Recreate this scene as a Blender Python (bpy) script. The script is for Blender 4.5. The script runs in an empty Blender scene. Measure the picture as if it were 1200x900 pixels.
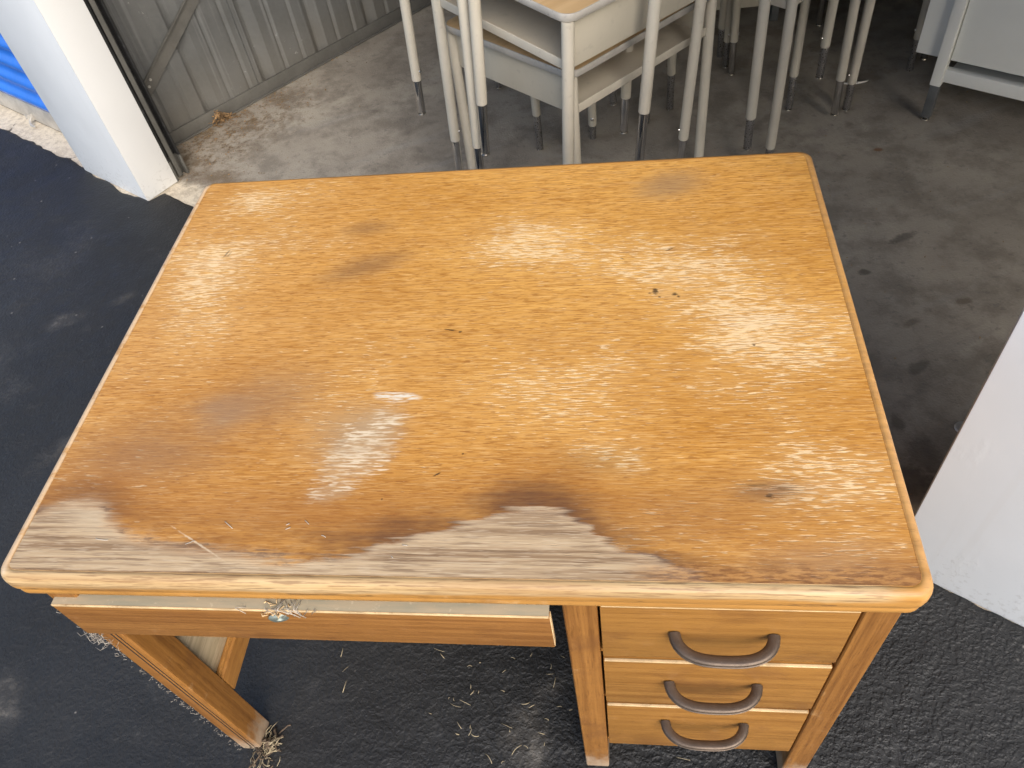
import bpy, bmesh, math, random
import numpy as np
from mathutils import Matrix, Vector
random.seed(7)
RNG = np.random.default_rng(11)
S = bpy.context.scene
COL = S.collection

# ------------------------------------------------------------------ camera
CAM_R = ((0.9904682502884617, 0.07590122730658622, -0.11494193692411256),
         (-0.015866036304915457, -0.7660548871410257, -0.6425793171113756),
         (-0.13682439132875338, 0.6382780848350541, -0.7575487920634628))
CAM_C = (0.21273940157390955, -0.3800899787925501, 1.530259830445283)
cd = bpy.data.cameras.new('camera')
cd.sensor_fit = 'HORIZONTAL'; cd.sensor_width = 36.0
cd.lens = 922.8437848 / 1200.0 * 36.0
cd.clip_start = 0.02; cd.clip_end = 500
cam = bpy.data.objects.new('camera', cd); COL.objects.link(cam)
r0, r1, r2 = (Vector(r) for r in CAM_R)
M = Matrix.Identity(4)
for i in range(3):
    M[i][0] = r0[i]; M[i][1] = -r1[i]; M[i][2] = -r2[i]; M[i][3] = CAM_C[i]
cam.matrix_world = M
S.camera = cam

# ------------------------------------------------------------------ light
# veiled sun, to the right and in front of the building
SUN_DIR = Vector((0.848 * .86 - .53 * .5, -.53 * .86 - .848 * .5, 0.0)).normalized()
SUN_EL = math.radians(38)
w = bpy.data.worlds.new('World'); S.world = w; w.use_nodes = True
nt = w.node_tree; nt.nodes.clear()
sky = nt.nodes.new('ShaderNodeTexSky'); sky.sky_type = 'NISHITA'
sky.sun_disc = False; sky.sun_elevation = SUN_EL
sky.sun_rotation = math.atan2(SUN_DIR.x, SUN_DIR.y)
sky.air_density = 1.0; sky.dust_density = 2.7; sky.ozone_density = 1.0
bg = nt.nodes.new('ShaderNodeBackground'); bg.inputs['Strength'].default_value = 0.125
wo = nt.nodes.new('ShaderNodeOutputWorld')
nt.links.new(sky.outputs[0], bg.inputs[0]); nt.links.new(bg.outputs[0], wo.inputs[0])
sl = bpy.data.lights.new('sun', 'SUN'); sl.energy = 1.22; sl.angle = math.radians(50); sl.color = (1.0, 0.975, 0.94)
sun = bpy.data.objects.new('sun', sl); COL.objects.link(sun)
sd = Vector((SUN_DIR.x * math.cos(SUN_EL), SUN_DIR.y * math.cos(SUN_EL), math.sin(SUN_EL)))
sun.rotation_euler = sd.to_track_quat('Z', 'Y').to_euler(); sun.location = (3, -3, 6)
S.view_settings.view_transform = 'Standard'; S.view_settings.look = 'None'
S.view_settings.exposure = 1.10; S.view_settings.gamma = 1.0
S.cycles.max_bounces = 8; S.cycles.diffuse_bounces = 5

# ------------------------------------------------------------------ node helpers
class G:
    def __init__(s, name):
        s.m = bpy.data.materials.new(name); s.m.use_nodes = True
        s.t = s.m.node_tree; s.t.nodes.clear()
        s.out = s.t.nodes.new('ShaderNodeOutputMaterial')
        s.b = s.t.nodes.new('ShaderNodeBsdfPrincipled')
        s.t.links.new(s.b.outputs[0], s.out.inputs[0])
        s.tc = s.t.nodes.new('ShaderNodeTexCoord')
        s.co = s.tc.outputs['Object']
    def put(s, sock, v):
        if isinstance(v, bpy.types.NodeSocket): s.t.links.new(v, sock)
        elif v is not None:
            if hasattr(sock.default_value, '__len__') and not hasattr(v, '__len__'): v = (v,) * len(sock.default_value)
            if hasattr(v, '__len__') and len(v) == 3 and len(sock.default_value) == 4: v = (*v, 1)
            sock.default_value = v
    def math(s, op, a, b=None, c=None, clamp=False):
        n = s.t.nodes.new('ShaderNodeMath'); n.operation = op; n.use_clamp = clamp
        s.put(n.inputs[0], a); s.put(n.inputs[1], b)
        if c is not None: s.put(n.inputs[2], c)
        return n.outputs[0]
    def vm(s, op, a, b):
        n = s.t.nodes.new('ShaderNodeVectorMath'); n.operation = op
        s.put(n.inputs[0], a); s.put(n.inputs[1], b)
        return n.outputs['Value'] if op in ('LENGTH', 'DOT_PRODUCT') else n.outputs[0]
    def xyz(s, v=None):
        n = s.t.nodes.new('ShaderNodeSeparateXYZ'); s.put(n.inputs[0], v or s.co); return n.outputs
    def mapr(s, v, sc, loc=(0, 0, 0), rot=0.0):
        n = s.t.nodes.new('ShaderNodeMapping'); s.put(n.inputs[0], v or s.co)
        n.inputs['Scale'].default_value = sc; n.inputs['Location'].default_value = loc
        n.inputs['Rotation'].default_value = (0, 0, rot); return n.outputs[0]
    def noise(s, sc=(1, 1, 1), scale=1.0, detail=4, rough=.55, loc=(0, 0, 0), v=None, dist=0.0, out=0):
        n = s.t.nodes.new('ShaderNodeTexNoise'); s.put(n.inputs['Vector'], s.mapr(v, sc, loc))
        n.inputs['Scale'].default_value = scale; n.inputs['Detail'].default_value = detail
        n.inputs['Roughness'].default_value = rough; n.inputs['Distortion'].default_value = dist
        return n.outputs[out]
    def voro(s, sc=(1, 1, 1), scale=1.0, feat='F1', loc=(0, 0, 0)):
        n = s.t.nodes.new('ShaderNodeTexVoronoi'); n.feature = feat
        s.put(n.inputs['Vector'], s.mapr(None, sc, loc)); n.inputs['Scale'].default_value = scale
        return n.outputs['Distance']
    def step(s, v, lo, hi, o0=0.0, o1=1.0):
        n = s.t.nodes.new('ShaderNodeMapRange'); n.interpolation_type = 'SMOOTHSTEP'; n.clamp = True
        s.put(n.inputs[0], v)
        for i, k in ((1, lo), (2, hi), (3, o0), (4, o1)): s.put(n.inputs[i], k)
        return n.outputs[0]
    def mix(s, f, a, b, mode='MIX'):
        n = s.t.nodes.new('ShaderNodeMix'); n.data_type = 'RGBA'; n.blend_type = mode
        s.put(n.inputs[0], f); s.put(n.inputs[6], a); s.put(n.inputs[7], b); return n.outputs[2]
    def blob(s, cx, cy, rx, ry, rot=0.0, warp=None, amt=0.0, soft=1.0):
        """1 in the middle of an ellipse falling to 0 at its rim (object xy)"""
        v = s.vm('SUBTRACT', s.flat(), (cx, cy, 0))
        n = s.t.nodes.new('ShaderNodeMapping'); n.vector_type = 'POINT'; s.put(n.inputs[0], v)
        n.inputs['Rotation'].default_value = (0, 0, -rot); v = n.outputs[0]
        v = s.vm('MULTIPLY', v, (1 / rx, 1 / ry, 0)); d = s.vm('LENGTH', v, None)
        if warp is not None: d = s.math('ADD', d, s.math('MULTIPLY', s.math('SUBTRACT', warp, .5), amt))
        return s.step(d, 1.0, 1.0 - soft)
    def flat(s):
        if not hasattr(s, '_f'): s._f = s.vm('MULTIPLY', s.co, (1, 1, 0))
        return s._f
    def add(s, *a):
        o = a[0]
        for k in a[1:]: o = s.math('ADD', o, k)
        return o
    def mul(s, a, b): return s.math('MULTIPLY', a, b)
    def bump(s, h, dist=.002, strength=1.0, normal=None):
        n = s.t.nodes.new('ShaderNodeBump'); n.inputs['Strength'].default_value = strength
        n.inputs['Distance'].default_value = dist; s.put(n.inputs['Height'], h)
        if normal: s.put(n.inputs['Normal'], normal)
        s.t.links.new(n.outputs[0], s.b.inputs['Normal']); return n.outputs[0]
    def set(s, col=None, rough=None, metal=None, spec=None):
        s.put(s.b.inputs['Base Color'], col); s.put(s.b.inputs['Roughness'], rough)
        s.put(s.b.inputs['Metallic'], metal); s.put(s.b.inputs['Specular IOR Level'], spec)
        return s.m

# ------------------------------------------------------------------ materials
def mat_top():
    g = G('worn_oak_veneer'); x, y, z = g.xyz()
    warp = g.noise((5, 14, 5), 1.0, 5, .6)
    warp2 = g.noise((22, 60, 5), 1.0, 6, .7, (3, 1, 0))
    warp3 = g.noise((140, 260, 5), 1.0, 5, .65, (3, 1, 0))
    fing = g.noise((9, 210, 5), 1.0, 3, .6, (3, 8, 0))
    streak = g.noise((5, 210, 1), 1.0, 4, .6)
    broad = g.noise((1.6, 3.2, 1), 1.0, 4, .55, (2.1, .3, 0))
    fine = g.noise((42, 500, 1), 1.0, 2, .55, (.4, 0, 0))
    dash = g.noise((55, 430, 1), 1.0, 2, .5, (7, 3, 0))
    # base tone: amber at the back right, browner to the left and front
    side = g.step(g.add(g.mul(x, .9), g.mul(y, .7), g.mul(broad, .7)), -.15, .95)
    amber = g.mix(side, (.55, .272, .072), (.69, .355, .072))
    near = g.step(g.add(y, g.mul(g.math('SUBTRACT', broad, .5), .35)), .44, .04)
    amber = g.mix(g.mul(near, .80), amber, (.52, .225, .030))
    col = g.mix(g.step(streak, .32, .70), g.mix(.42, amber, (.40, .165, .03)), amber)
    col = g.mix(g.step(g.noise((2.2, 4.2, 1), 1.0, 6, .62, (9, 2, 0)), .30, .68), g.mix(.30, col, (.30, .12, .03)), g.mix(.14, col, (.80, .52, .22)))
    col = g.mix(g.mul(g.step(fine, .50, .60), .55), col, (.33, .128, .020))
    fine2 = g.noise((34, 620, 1), 1.0, 2, .6, (4, 4, 0))
    col = g.mix(g.mul(g.step(fine2, .54, .66), .38), col, (.78, .50, .21))
    rays = g.noise((70, 420, 1), 1.0, 2, .5, (2, 11, 0))
    col = g.mix(g.mul(g.step(rays, .58, .68), .50), col, (.24, .085, .018))
    # dashes where varnish has flaked off the ray fleck
    wear = g.add(g.mul(g.step(g.noise((3.0, 5.5, 1), 1.0, 5, .65, (5.2, 1.7, 0)), .46, .72), .55),
                 g.mul(g.blob(.08, .55, .16, .11, 0, warp, .9), .75), g.mul(g.blob(.40, .37, .17, .10, 0, warp, .9), .8),
                 g.mul(g.blob(-.43, .47, .12, .20, .1, warp, .9), .75), g.mul(g.blob(.13, .26, .20, .12, 0, warp, .9), .55),
                 g.mul(g.blob(.33, .46, .2, .1, 0, warp, .9), .45), g.mul(g.blob(-.42, .70, .1, .06, 0, warp, .9), .6),
                 g.mul(g.blob(.2, .16, .1, .06, 0, warp, .9), .45), g.mul(g.blob(.42, .15, .12, .1, 0, warp, .9), .45),
                 g.mul(g.blob(-.17, .25, .14, .16, 0, warp, .9), .35))
    thr = g.math('SUBTRACT', .70, g.mul(g.math('MINIMUM', wear, 1.0), .305))
    flake = g.step(g.math('SUBTRACT', dash, thr), -.02, .11)
    col = g.mix(g.mul(g.math('MINIMUM', wear, 1.0), .26), col, (.72, .47, .20))
    col = g.mix(g.mul(g.mul(flake, .66), g.step(warp3, .32, .55, .5, 1.0)), col, (.86, .67, .40))
    chalk = g.mul(g.step(wear, .35, 1.0), g.step(g.noise((6, 60, 1), 1.0, 5, .65, (4, 13, 0)), .44, .66)); col = g.mix(g.mul(chalk, .22), col, (.74, .60, .42))
    # long pale strands and dark medullary lines
    long = g.noise((11, 330, 1), 1.0, 3, .6, (11, 4, 0))
    col = g.mix(g.mul(g.step(long, .60, .74), .35), col, (.70, .46, .21))
    col = g.mix(g.mul(g.step(long, .36, .26), .45), col, (.23, .095, .03))
    # greyish rubbed areas and smudges
    def stain(c, f, *a, **k):
        nonlocal col
        col = g.mix(g.mul(g.blob(*a, warp=warp, **k), f), col, c)
    stain((.17, .09, .05), .55, -.175, .515, .10, .035, .35, amt=.9)
    stain((.20, .11, .055), .45, -.19, .61, .07, .03, .1, amt=.9)
    stain((.28, .19, .11), .55, .295, .685, .085, .05, .3, amt=.9)
    stain((.15, .08, .045), .60, .375, .112, .055, .022, .1, amt=1.0)
    stain((.24, .10, .035), .40, .30, .09, .22, .07, .0, amt=.9)
    stain((.26, .15, .085), .50, -.26, .25, .14, .10, .4, amt=.9)
    stain((.24, .13, .07), .55, -.40, .17, .16, .09, .0, amt=.9)
    stain((.27, .20, .14), .45, -.31, .22, .06, .05, .0, amt=1.1)
    stain((.21, .12, .05), .35, .19, .15, .10, .04, .0, amt=1.0)
    stain((.33, .24, .15), .5, -.13, .20, .10, .07, .3, amt=1.0)
    stain((.28, .115, .035), .35, -.15, .09, .3, .06, .0, amt=.9)
    stain((.34, .24, .15), .45, .43, .02, .12, .05, .0, amt=.9)
    # scraped white patches left of the middle
    scr = g.math('MAXIMUM', g.blob(-.115, .165, .085, .062, .95, warp2, .9), g.mul(g.blob(-.135, .11, .05, .03, .4, warp2, .9), .7))
    scr = g.math('MAXIMUM', scr, g.mul(g.blob(-.095, .205, .06, .05, .8, warp2, .9), .8))
    sd_ = g.noise((48, 390, 1), 1.0, 2, .55, (1, 8, 0))
    scm = g.mul(g.step(g.add(sd_, g.mul(scr, .20)), .60, .74), g.step(scr, .02, .25))
    scn = g.noise((12, 40, 1), 1.0, 4, .6, (5, 5, 0)); col = g.mix(g.mul(g.step(scr, .05, .7), .35), col, (.42, .33, .22)); col = g.mix(g.mul(scm, g.step(scn, .35, .60, .35, .85)), col, (.74, .62, .44))
    w2 = g.blob(-.078, .256, .037, .0115, -.03, warp2, 1.0, .5)
    w2 = g.mul(w2, g.step(sd_, .38, .56)); col = g.mix(g.mul(w2, .85), col, (.72, .69, .58))
    w3 = g.blob(.222, .150, .030, .018, -.8, warp2, 1.8, .9)
    w3 = g.mul(w3, g.step(dash, .44, .56)); col = g.mix(g.mul(w3, .5), col, (.80, .62, .36))
    # bare, weathered wood along the front edge
    fc = g.t.nodes.new('ShaderNodeFloatCurve')
    pts = [(-.515, .066), (-.50, .083), (-.455, .093), (-.406, .070), (-.359, .046), (-.282, .035), (-.207, .028), (-.12, .024),
           (-.085, .028), (-.057, .042), (0, .056), (.048, .075), (.116, .089), (.165, .072), (.203, .046), (.248, .026), (.29, .008), (.335, -.01), (.515, -.02)]
    cv = fc.mapping.curves[0]
    P = [((a + .55) / 1.1, .2 + b * 5) for a, b in pts]
    cv.points[0].location = P[0]; cv.points[1].location = P[-1]
    for p in P[1:-1]: cv.points.new(*p)
    fc.mapping.update()
    g.put(fc.inputs['Value'], g.math('DIVIDE', g.add(x, .55), 1.1)); fc.inputs['Factor'].default_value = 1
    yb = g.math('DIVIDE', g.math('SUBTRACT', fc.outputs[0], .2), 5)
    rag = g.add(g.mul(g.math('SUBTRACT', warp2, .5), .030), g.mul(g.math('SUBTRACT', warp, .5), .026), g.mul(g.math('SUBTRACT', fing, .5), .040))
    d = g.math('SUBTRACT', g.add(yb, rag), y)
    bare = g.step(g.math('DIVIDE', d, g.step(x, -.26, -.10, 3.2, 1.0)), -.005, .005)
    soft0 = g.mul(g.step(d, -.12, -.01), g.step(warp, .28, .62))
    col = g.mix(g.mul(soft0, .50), col, (.25, .088, .022))
    soft = g.math('MULTIPLY', g.step(d, -.055, .0), g.step(d, .012, .0))
    soft = g.mul(soft, g.step(warp, .25, .6))
    fs = g.step(x, -.26, -.12, .55, 1.0)
    col = g.mix(g.mul(g.mul(soft, .78), fs), col, (.085, .040, .026))
    gl = g.noise((1.6, 165, 1), 1.0, 5, .6, (0, 9, 0))
    gl2 = g.noise((14, 260, 1), 1.0, 3, .6, (2, 5, 0))
    bc = g.mix(g.step(gl, .38, .62), (.265, .175, .100), (.50, .37, .225))
    bc = g.mix(g.mul(g.step(gl2, .50, .62), .55), bc, (.15, .095, .058)); bc = g.mix(g.mul(g.step(fine2, .52, .64), .45), bc, (.60, .48, .33))
    palex = g.blob(-.43, .075, .10, .035, -.25, warp, .6)
    bc = g.mix(g.mul(palex, .55), bc, (.60, .48, .32))
    bc = g.mix(g.mul(g.step(d, .02, .004), .35), bc, (.58, .43, .27))
    col = g.mix(g.mul(bare, .95), col, bc)
    fr = g.mul(g.step(d, -.006, .0), g.step(d, .009, .001)); fr = g.mul(fr, g.step(warp2, .42, .62))
    col = g.mix(g.mul(fr, .7), col, (.09, .045, .03))
    # cracked veneer lip at the right front
    lip = g.mul(g.step(g.add(y, g.mul(g.math('SUBTRACT', warp2, .5), .05)), .030, .012), g.step(x, .20, .27))
    col = g.mix(g.mul(lip, .65), col, g.mix(g.step(g.noise((60, 320, 1), 1, 4, .65, (6, 2, 0)), .40, .60), (.17, .07, .028), (.46, .23, .075)))
    # burns, nicks and pin holes
    def nick(cx, cy, rx, ry, rot=0.0, f=.9, c=(.02, .013, .01)):
        nonlocal col
        col = g.mix(g.mul(g.blob(cx, cy, rx * 1.02, ry * 1.02, rot, warp3, 1.9, .8), f * .92), col, c)
    nick(.279, .436, .034, .013, -.15, .35, (.62, .40, .19))
    nick(.263, .442, .0055, .0075); nick(.289, .434, .005, .0045); nick(.294, .430, .004, .003); nick(.268, .430, .003, .002); nick(.255, .438, .003, .002, 0, .6)
    nick(-.022, .376, .011, .0022, -.15); nick(-.008, .372, .0035, .0022)
    nick(-.416, .562, .003, .011, -.35, .6); nick(-.411, .560, .0025, .009, -.35, .5)
    nick(.286, .529, .007, .0022, .3); nick(.385, .335, .003, .003); nick(.218, .513, .005, .0015, -.5, .6)
    nick(-.008, .135, .007, .0016, .6); nick(.02, .165, .002, .002); nick(-.07, .1, .002, .002)
    nick(.375, .106, .006, .004, 0, .7); nick(.36, .12, .018, .003, 0, .4); nick(.39, .115, .014, .003, 0, .4)
    # scratch in the bare patch
    nick(-.285, .040, .052, .0016, -.5, .65, (.70, .58, .40))
    rough = g.add(g.step(streak, .3, .7, .40, .52), g.mul(bare, .22), g.mul(flake, .12))
    h = g.add(g.mul(fine, .6), g.mul(flake, -.7), g.mul(streak, .4), g.mul(bare, g.mul(gl, 1.6)), g.mul(bare, -1.6))
    g.bump(h, .0007, .6)
    return g.set(col, rough, 0, .24)

def mat_wood(name, axis, dark=(.20, .085, .02), light=(.38, .18, .046), worn=.35, spec=.4, seed=0.0, kind=None):
    """varnished oak, grain along axis 0 (x), 1 (y) or 2 (z)"""
    g = G(name); x, y, z = g.xyz()
    lo = [150, 150, 150]; lo[axis] = 3.0; hi = [420, 420, 420]; hi[axis] = 24.0; md = [7, 7, 7]; md[axis] = 2.0
    L = (seed, seed * 1.7, seed * .6)
    a = g.noise(lo, .62, 5, .6, L); f = g.noise(hi, 1.0, 3, .6, L); b = g.noise(md, 1.0, 4, .55, L)
    col = g.mix(g.step(a, .30, .70), dark, light)
    col = g.mix(g.mul(g.step(b, .40, .70), .45), col, (min(1, light[0] * 1.1), light[1] * 1.1, light[2] * 1.05))
    col = g.mix(g.mul(g.step(f, .54, .68), .40), col, (dark[0] * .6, dark[1] * .55, dark[2] * .55))
    wn = g.noise((30, 30, 30), 1.0, 5, .65, (L[0] + 2, 1, 4))
    col = g.mix(g.mul(g.step(wn, .62, .76), worn), col, (.62, .42, .22))
    col = g.mix(g.mul(g.step(g.noise((7, 7, 9), 1, 5, .65, (L[0], 6, 1)), .50, .70), .50), col, (.15, .062, .02))
    if kind == 'moulding':
        # varnish rubbed off the front nosing
        n2 = g.noise((16, 40, 60), 1.0, 5, .65, (1, 2, 3))
        n3 = g.noise((3, 3, 3), 1.0, 3, .5, (4, 2, 3))
        m = g.mul(g.step(y, .008, -.001), g.step(g.add(z, g.mul(g.math('SUBTRACT', n2, .5), .014), g.step(x, -.3, .45, .0, -.007)), .7285, .7355))
        pale = g.mix(g.step(a, .35, .65), (.40, .26, .12), (.60, .43, .225))
        pale = g.mix(g.mul(g.step(f, .50, .62), .65), pale, (.20, .11, .05)); pale = g.mix(g.mul(g.step(n3, .45, .6), .35), pale, (.40, .23, .10))
        m = g.mul(m, g.step(g.add(x, g.mul(g.math('SUBTRACT', n2, .5), .08)), .505, .455)); m = g.mul(m, g.step(n3, .28, .42, .72, 1.0))
        col = g.mix(m, col, pale)
        m2 = g.mul(g.step(g.math('ABSOLUTE', x), .506, .515), g.step(n2, .30, .52))
        m2 = g.mul(m2, g.step(x, .0, -.1, .12, .85))
        col = g.mix(g.mul(m2, .8), col, (.70, .54, .36))
        dk = g.mul(g.step(g.math('ABSOLUTE', g.math('SUBTRACT', z, .7285)), .004, .0), g.mul(g.step(y, .008, -.002), g.step(n2, .52, .62)))
        col = g.mix(g.mul(dk, .7), col, (.07, .035, .02))
    if kind == 'foot':
        n2 = g.noise((60, 60, 40), 1.0, 5, .65, (1, 2, 3))
        m = g.step(g.add(z, g.mul(g.math('SUBTRACT', n2, .5), .16)), .10, .0)
        col = g.mix(g.mul(m, .6), col, (.50, .42, .32))
    g.bump(g.add(g.mul(f, .7), a), .0006, .5)
    return g.set(col, g.step(wn, .4, .7, .38, .55), 0, spec)

def mat_asphalt():
    g = G('sealed_asphalt'); x, y, z = g.xyz()
    n1 = g.noise((1, 1, 1), 1.3, 5, .6); n2 = g.noise((1, 1, 1), 90, 4, .65); n3 = g.noise((1, 1, 1), 9, 5, .6, (3, 1, 0))
    col = g.mix(g.step(n1, .35, .7), (.0155, .0156, .0155), (.0235, .0234, .0230))
    col = g.mix(g.mul(g.step(n2, .58, .74), .5), col, (.055, .055, .054))
    col = g.mix(g.mul(g.step(n3, .62, .75), .35), col, (.055, .055, .057))
    wp = g.noise((1, 1, 1), 24, 5, .7, (1, 5, 0)); grit = g.step(wp, .45, .68)
    for cx, cy, rx, ry, ro, f in ((.035, .045, .055, .09, .3, .55), (-1.46, 1.19, .10, .045, .5, .42), (-1.30, 1.285, .06, .03, .6, .38), (-1.06, .07, .06, .10, .4, .5),
                                  (-.85, 1.25, .3, .1, .5, .12), (-1.7, 1.0, .25, .12, .4, .18), (.10, .16, .10, .05, .4, .2), (-1.25, .70, .12, .05, 1.0, .2), (-.62, .35, .2, .05, .8, .2)):
        col = g.mix(g.mul(g.mul(g.blob(cx, cy, rx, ry, ro, n3, 1.1), g.math('ADD', g.mul(grit, .8), .2)), f), col, (.24, .215, .18))
    vr = g.voro((1, 1, 1), 17, loc=(.3, .2, 0)); col = g.mix(g.mul(g.step(vr, .075, .03), .45), col, (.33, .31, .28)); n5 = g.noise((1, 1, 1), 3.2, 6, .68, (8, 3, 0)); col = g.mix(g.mul(g.mul(g.step(n5, .54, .70), g.step(n2, .40, .6, .3, 1.0)), .30), col, (.085, .080, .072))
    ag = g.mul(g.step(g.add(g.noise((1, 1, 1), 120, 2, .5, (2, 2, 0)), g.mul(g.voro((1, 1, 1), 88), -.25)), .25, .55), g.step(x, -.45, .45, .35, 1.0))
    h = g.add(g.mul(n2, .5), g.mul(g.noise((1, 1, 1), 260, 3, .6), .4), g.mul(ag, .7))
    g.bump(h, .0036, .7)
    return g.set(col, g.step(n3, .3, .7, .50, .64), 0, .42)

def mat_concrete():
    g = G('stained_concrete'); x, y, z = g.xyz()
    n1 = g.noise((1, 1, 1), 1.6, 6, .62); n2 = g.noise((1, 1, 1), 8, 6, .65, (2, 7, 0)); n3 = g.noise((1, 1, 1), 45, 5, .65, (5, 2, 0)); n4 = g.noise((1, 1, 1), 170, 3, .6)
    tr = g.noise((1.2, 9, 1), 1.0, 5, .6, (0, 3, 0), g.mapr(None, (1, 1, 1), rot=math.radians(-25)))
    col = g.mix(g.step(n1, .3, .72), (.275, .24, .195), (.43, .385, .315))
    col = g.mix(g.mul(g.step(n2, .42, .66), .62), col, (.165, .145, .118))
    col = g.mix(g.mul(g.step(tr, .55, .72), .3), col, (.39, .375, .345))
    col = g.mix(g.mul(g.step(tr, .38, .28), .35), col, (.15, .14, .13))
    col = g.mix(g.mul(g.step(n3, .56, .70), .45), col, (.14, .13, .118))
    col = g.mix(g.mul(g.step(n4, .60, .72), .25), col, (.42, .40, .37))
    vs = g.add(g.voro((1, 1.0, 1), 3.1, loc=(.2, .7, 0)), g.mul(g.math('SUBTRACT', n3, .5), .25))
    col = g.mix(g.mul(g.step(vs, .09, .03), .35), col, (.075, .06, .048))
    vs2 = g.add(g.voro((1, 1.0, 1), 7.3, loc=(.5, .1, 0)), g.mul(g.math('SUBTRACT', n3, .5), .35))
    col = g.mix(g.mul(g.mul(g.step(vs2, .11, .06), g.step(n1, .50, .62)), .35), col, (.08, .065, .05))
    # dark oily mark and rust spots seen on the right hand floor
    for cx, cy, rx, ry, ro, c, f in ((.877, 1.295, .022, .016, 0, (.07, .06, .05), .7), (1.093, 1.172, .03, .016, .3, (.12, .085, .06), .6), (.825, .62, .075, .06, .3, (.085, .065, .05), .6),
                                  (.885, .69, .05, .075, .2, (.095, .075, .06), .5), (1.007, 1.434, .06, .02, .5, (.09, .08, .07), .7), (.95, 1.10, .035, .014, .5, (.12, .10, .08), .55),
                                  (.845, .78, .02, .03, 0, (.09, .075, .06), .6), (1.12, 1.0, .07, .05, .6, (.11, .09, .07), .45), (1.03, 1.86, .02, .015, 0, (.20, .085, .03), .8), (.93, .95, .04, .02, .6, (.1, .085, .07), .6)):
        col = g.mix(g.mul(g.blob(cx, cy, rx, ry, ro, n3, 1.4, .6), f), col, c)
    # building axes: n = distance behind the facade
    nn = g.vm('DOT_PRODUCT', g.co, (.5299, .8480, 0)); ee = g.vm('DOT_PRODUCT', g.co, (.8480, -.5299, 0))
    lipm = g.step(g.add(nn, g.mul(g.math('SUBTRACT', n2, .5), .10)), .93, .885)
    lipc = g.mix(g.step(n3, .4, .65), (.66, .58, .45), (.48, .41, .31))
    col = g.mix(lipm, col, lipc)
    # brown dirt swept into the front corner and along the wall foot
    dirt = g.mul(g.step(g.add(ee, g.mul(g.math('SUBTRACT', n2, .5), .55)), -1.88, -2.20), g.step(g.add(nn, g.mul(g.math('SUBTRACT', n2, .5), .3)), 1.75, 1.35))
    dirt = g.mul(dirt, g.step(nn, .86, .94))
    dn = g.add(g.mul(n3, .55), g.mul(n2, .45))
    col = g.mix(g.mul(dirt, g.step(dn, .44, .60)), col, g.mix(g.step(n4, .4, .6), (.12, .085, .052), (.24, .17, .10)))
    d2 = g.mul(g.step(g.math('ABSOLUTE', g.math('SUBTRACT', nn, .985)), .07, .02), g.step(ee, -1.5, -1.95))
    col = g.mix(g.mul(g.mul(d2, g.step(n2, .36, .58)), .75), col, (.17, .125, .08))
    # hairline cracks in the sill
    cr = g.voro((1, 1, 1), 2.3, 'DISTANCE_TO_EDGE', (.2, .4, 0))
    col = g.mix(g.mul(g.mul(g.step(g.add(cr, g.mul(g.math('SUBTRACT', n2, .5), .22)), .010, .003), lipm), .8), col, (.08, .065, .05))
    g.bump(g.add(g.mul(n3, .6), n4, n2), .0030, .6)
    return g.set(col, g.step(n2, .35, .7, .58, .78), 0, .35)

def mat_plain(name, col, rough=.5, metal=0.0, spec=.5, var=.12, scale=6.0, bumpd=0.0, grime=None, grimef=.5):
    g = G(name)
    n = g.noise((1, 1, 1), scale, 5, .6); n2 = g.noise((1, 1, 1), scale * 9, 4, .6, (3, 1, 2))
    a = tuple(c * (1 - var) for c in col); b = tuple(min(1, c * (1 + var)) for c in col)
    c = g.mix(g.step(n, .3, .7), a, b)
    if grime: c = g.mix(g.mul(g.step(n2, .58, .72), grimef), c, grime)
    if bumpd: g.bump(g.add(n, g.mul(n2, .2)), bumpd, .6)
    return g.set(c, g.step(n2, .3, .7, max(.02, rough - .08), min(1, rough + .08)), metal, spec)

def mat_white(name, col):
    g = G(name); x, y, z = g.xyz()
    n = g.noise((1, 1, 1), 2.2, 5, .6); n2 = g.noise((1, 1, 1), 70, 5, .7, (3, 1, 2)); n3 = g.noise((1, 1, .5), 14, 5, .65, (1, 4, 2)); st = g.noise((30, 30, .8), 1, 3, .6)
    c = g.mix(g.step(n, .3, .7), tuple(k * .98 for k in col), tuple(k * 1.02 for k in col))
    c = g.mix(g.mul(g.step(st, .58, .72), .10), c, (.60, .58, .53))
    spl = g.add(n2, g.mul(z, -.9), g.mul(g.math('SUBTRACT', n3, .5), .35))
    c = g.mix(g.mul(g.mul(g.step(spl, .50, .60), g.step(z, .30, .02)), .22), c, (.26, .24, .20))
    c = g.mix(g.mul(g.step(g.voro((1, 1, 1), 7, loc=(.3, .2, .6)), .035, .015), .6), c, (.40, .35, .28))
    g.bump(g.add(n, g.mul(g.step(n3, .55, .75), .15)), .0035, .6)
    return g.set(c, g.step(n3, .3, .7, .32, .46), 0, .5)

def mat_wall():
    g = G('dusty_galvanised_sheet'); x, y, z = g.xyz()
    n = g.noise((1, 1, 1), 5, 5, .6); st = g.noise((40, 40, 1.2), 1.0, 4, .6); n3 = g.noise((1, 1, 1), 60, 4, .65)
    sp = g.voro((1, 1, 1), 45)
    col = g.mix(g.step(n, .3, .7), (.125, .128, .122), (.18, .183, .175))
    col = g.mix(g.mul(g.step(st, .52, .7), .35), col, (.34, .345, .34))
    col = g.mix(g.mul(g.step(sp, .3, .55), .18), col, (.16, .16, .155))
    low = g.step(g.add(z, g.mul(n, .25)), .42, .12)
    col = g.mix(g.mul(low, .45), col, (.235, .215, .175))
    col = g.mix(g.mul(g.mul(g.step(n3, .60, .70), g.step(n, .52, .6)), .6), col, (.48, .47, .44))
    g.bump(n, .006, .4)
    return g.set(col, g.step(n3, .3, .7, .42, .62), .35, .5)

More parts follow.
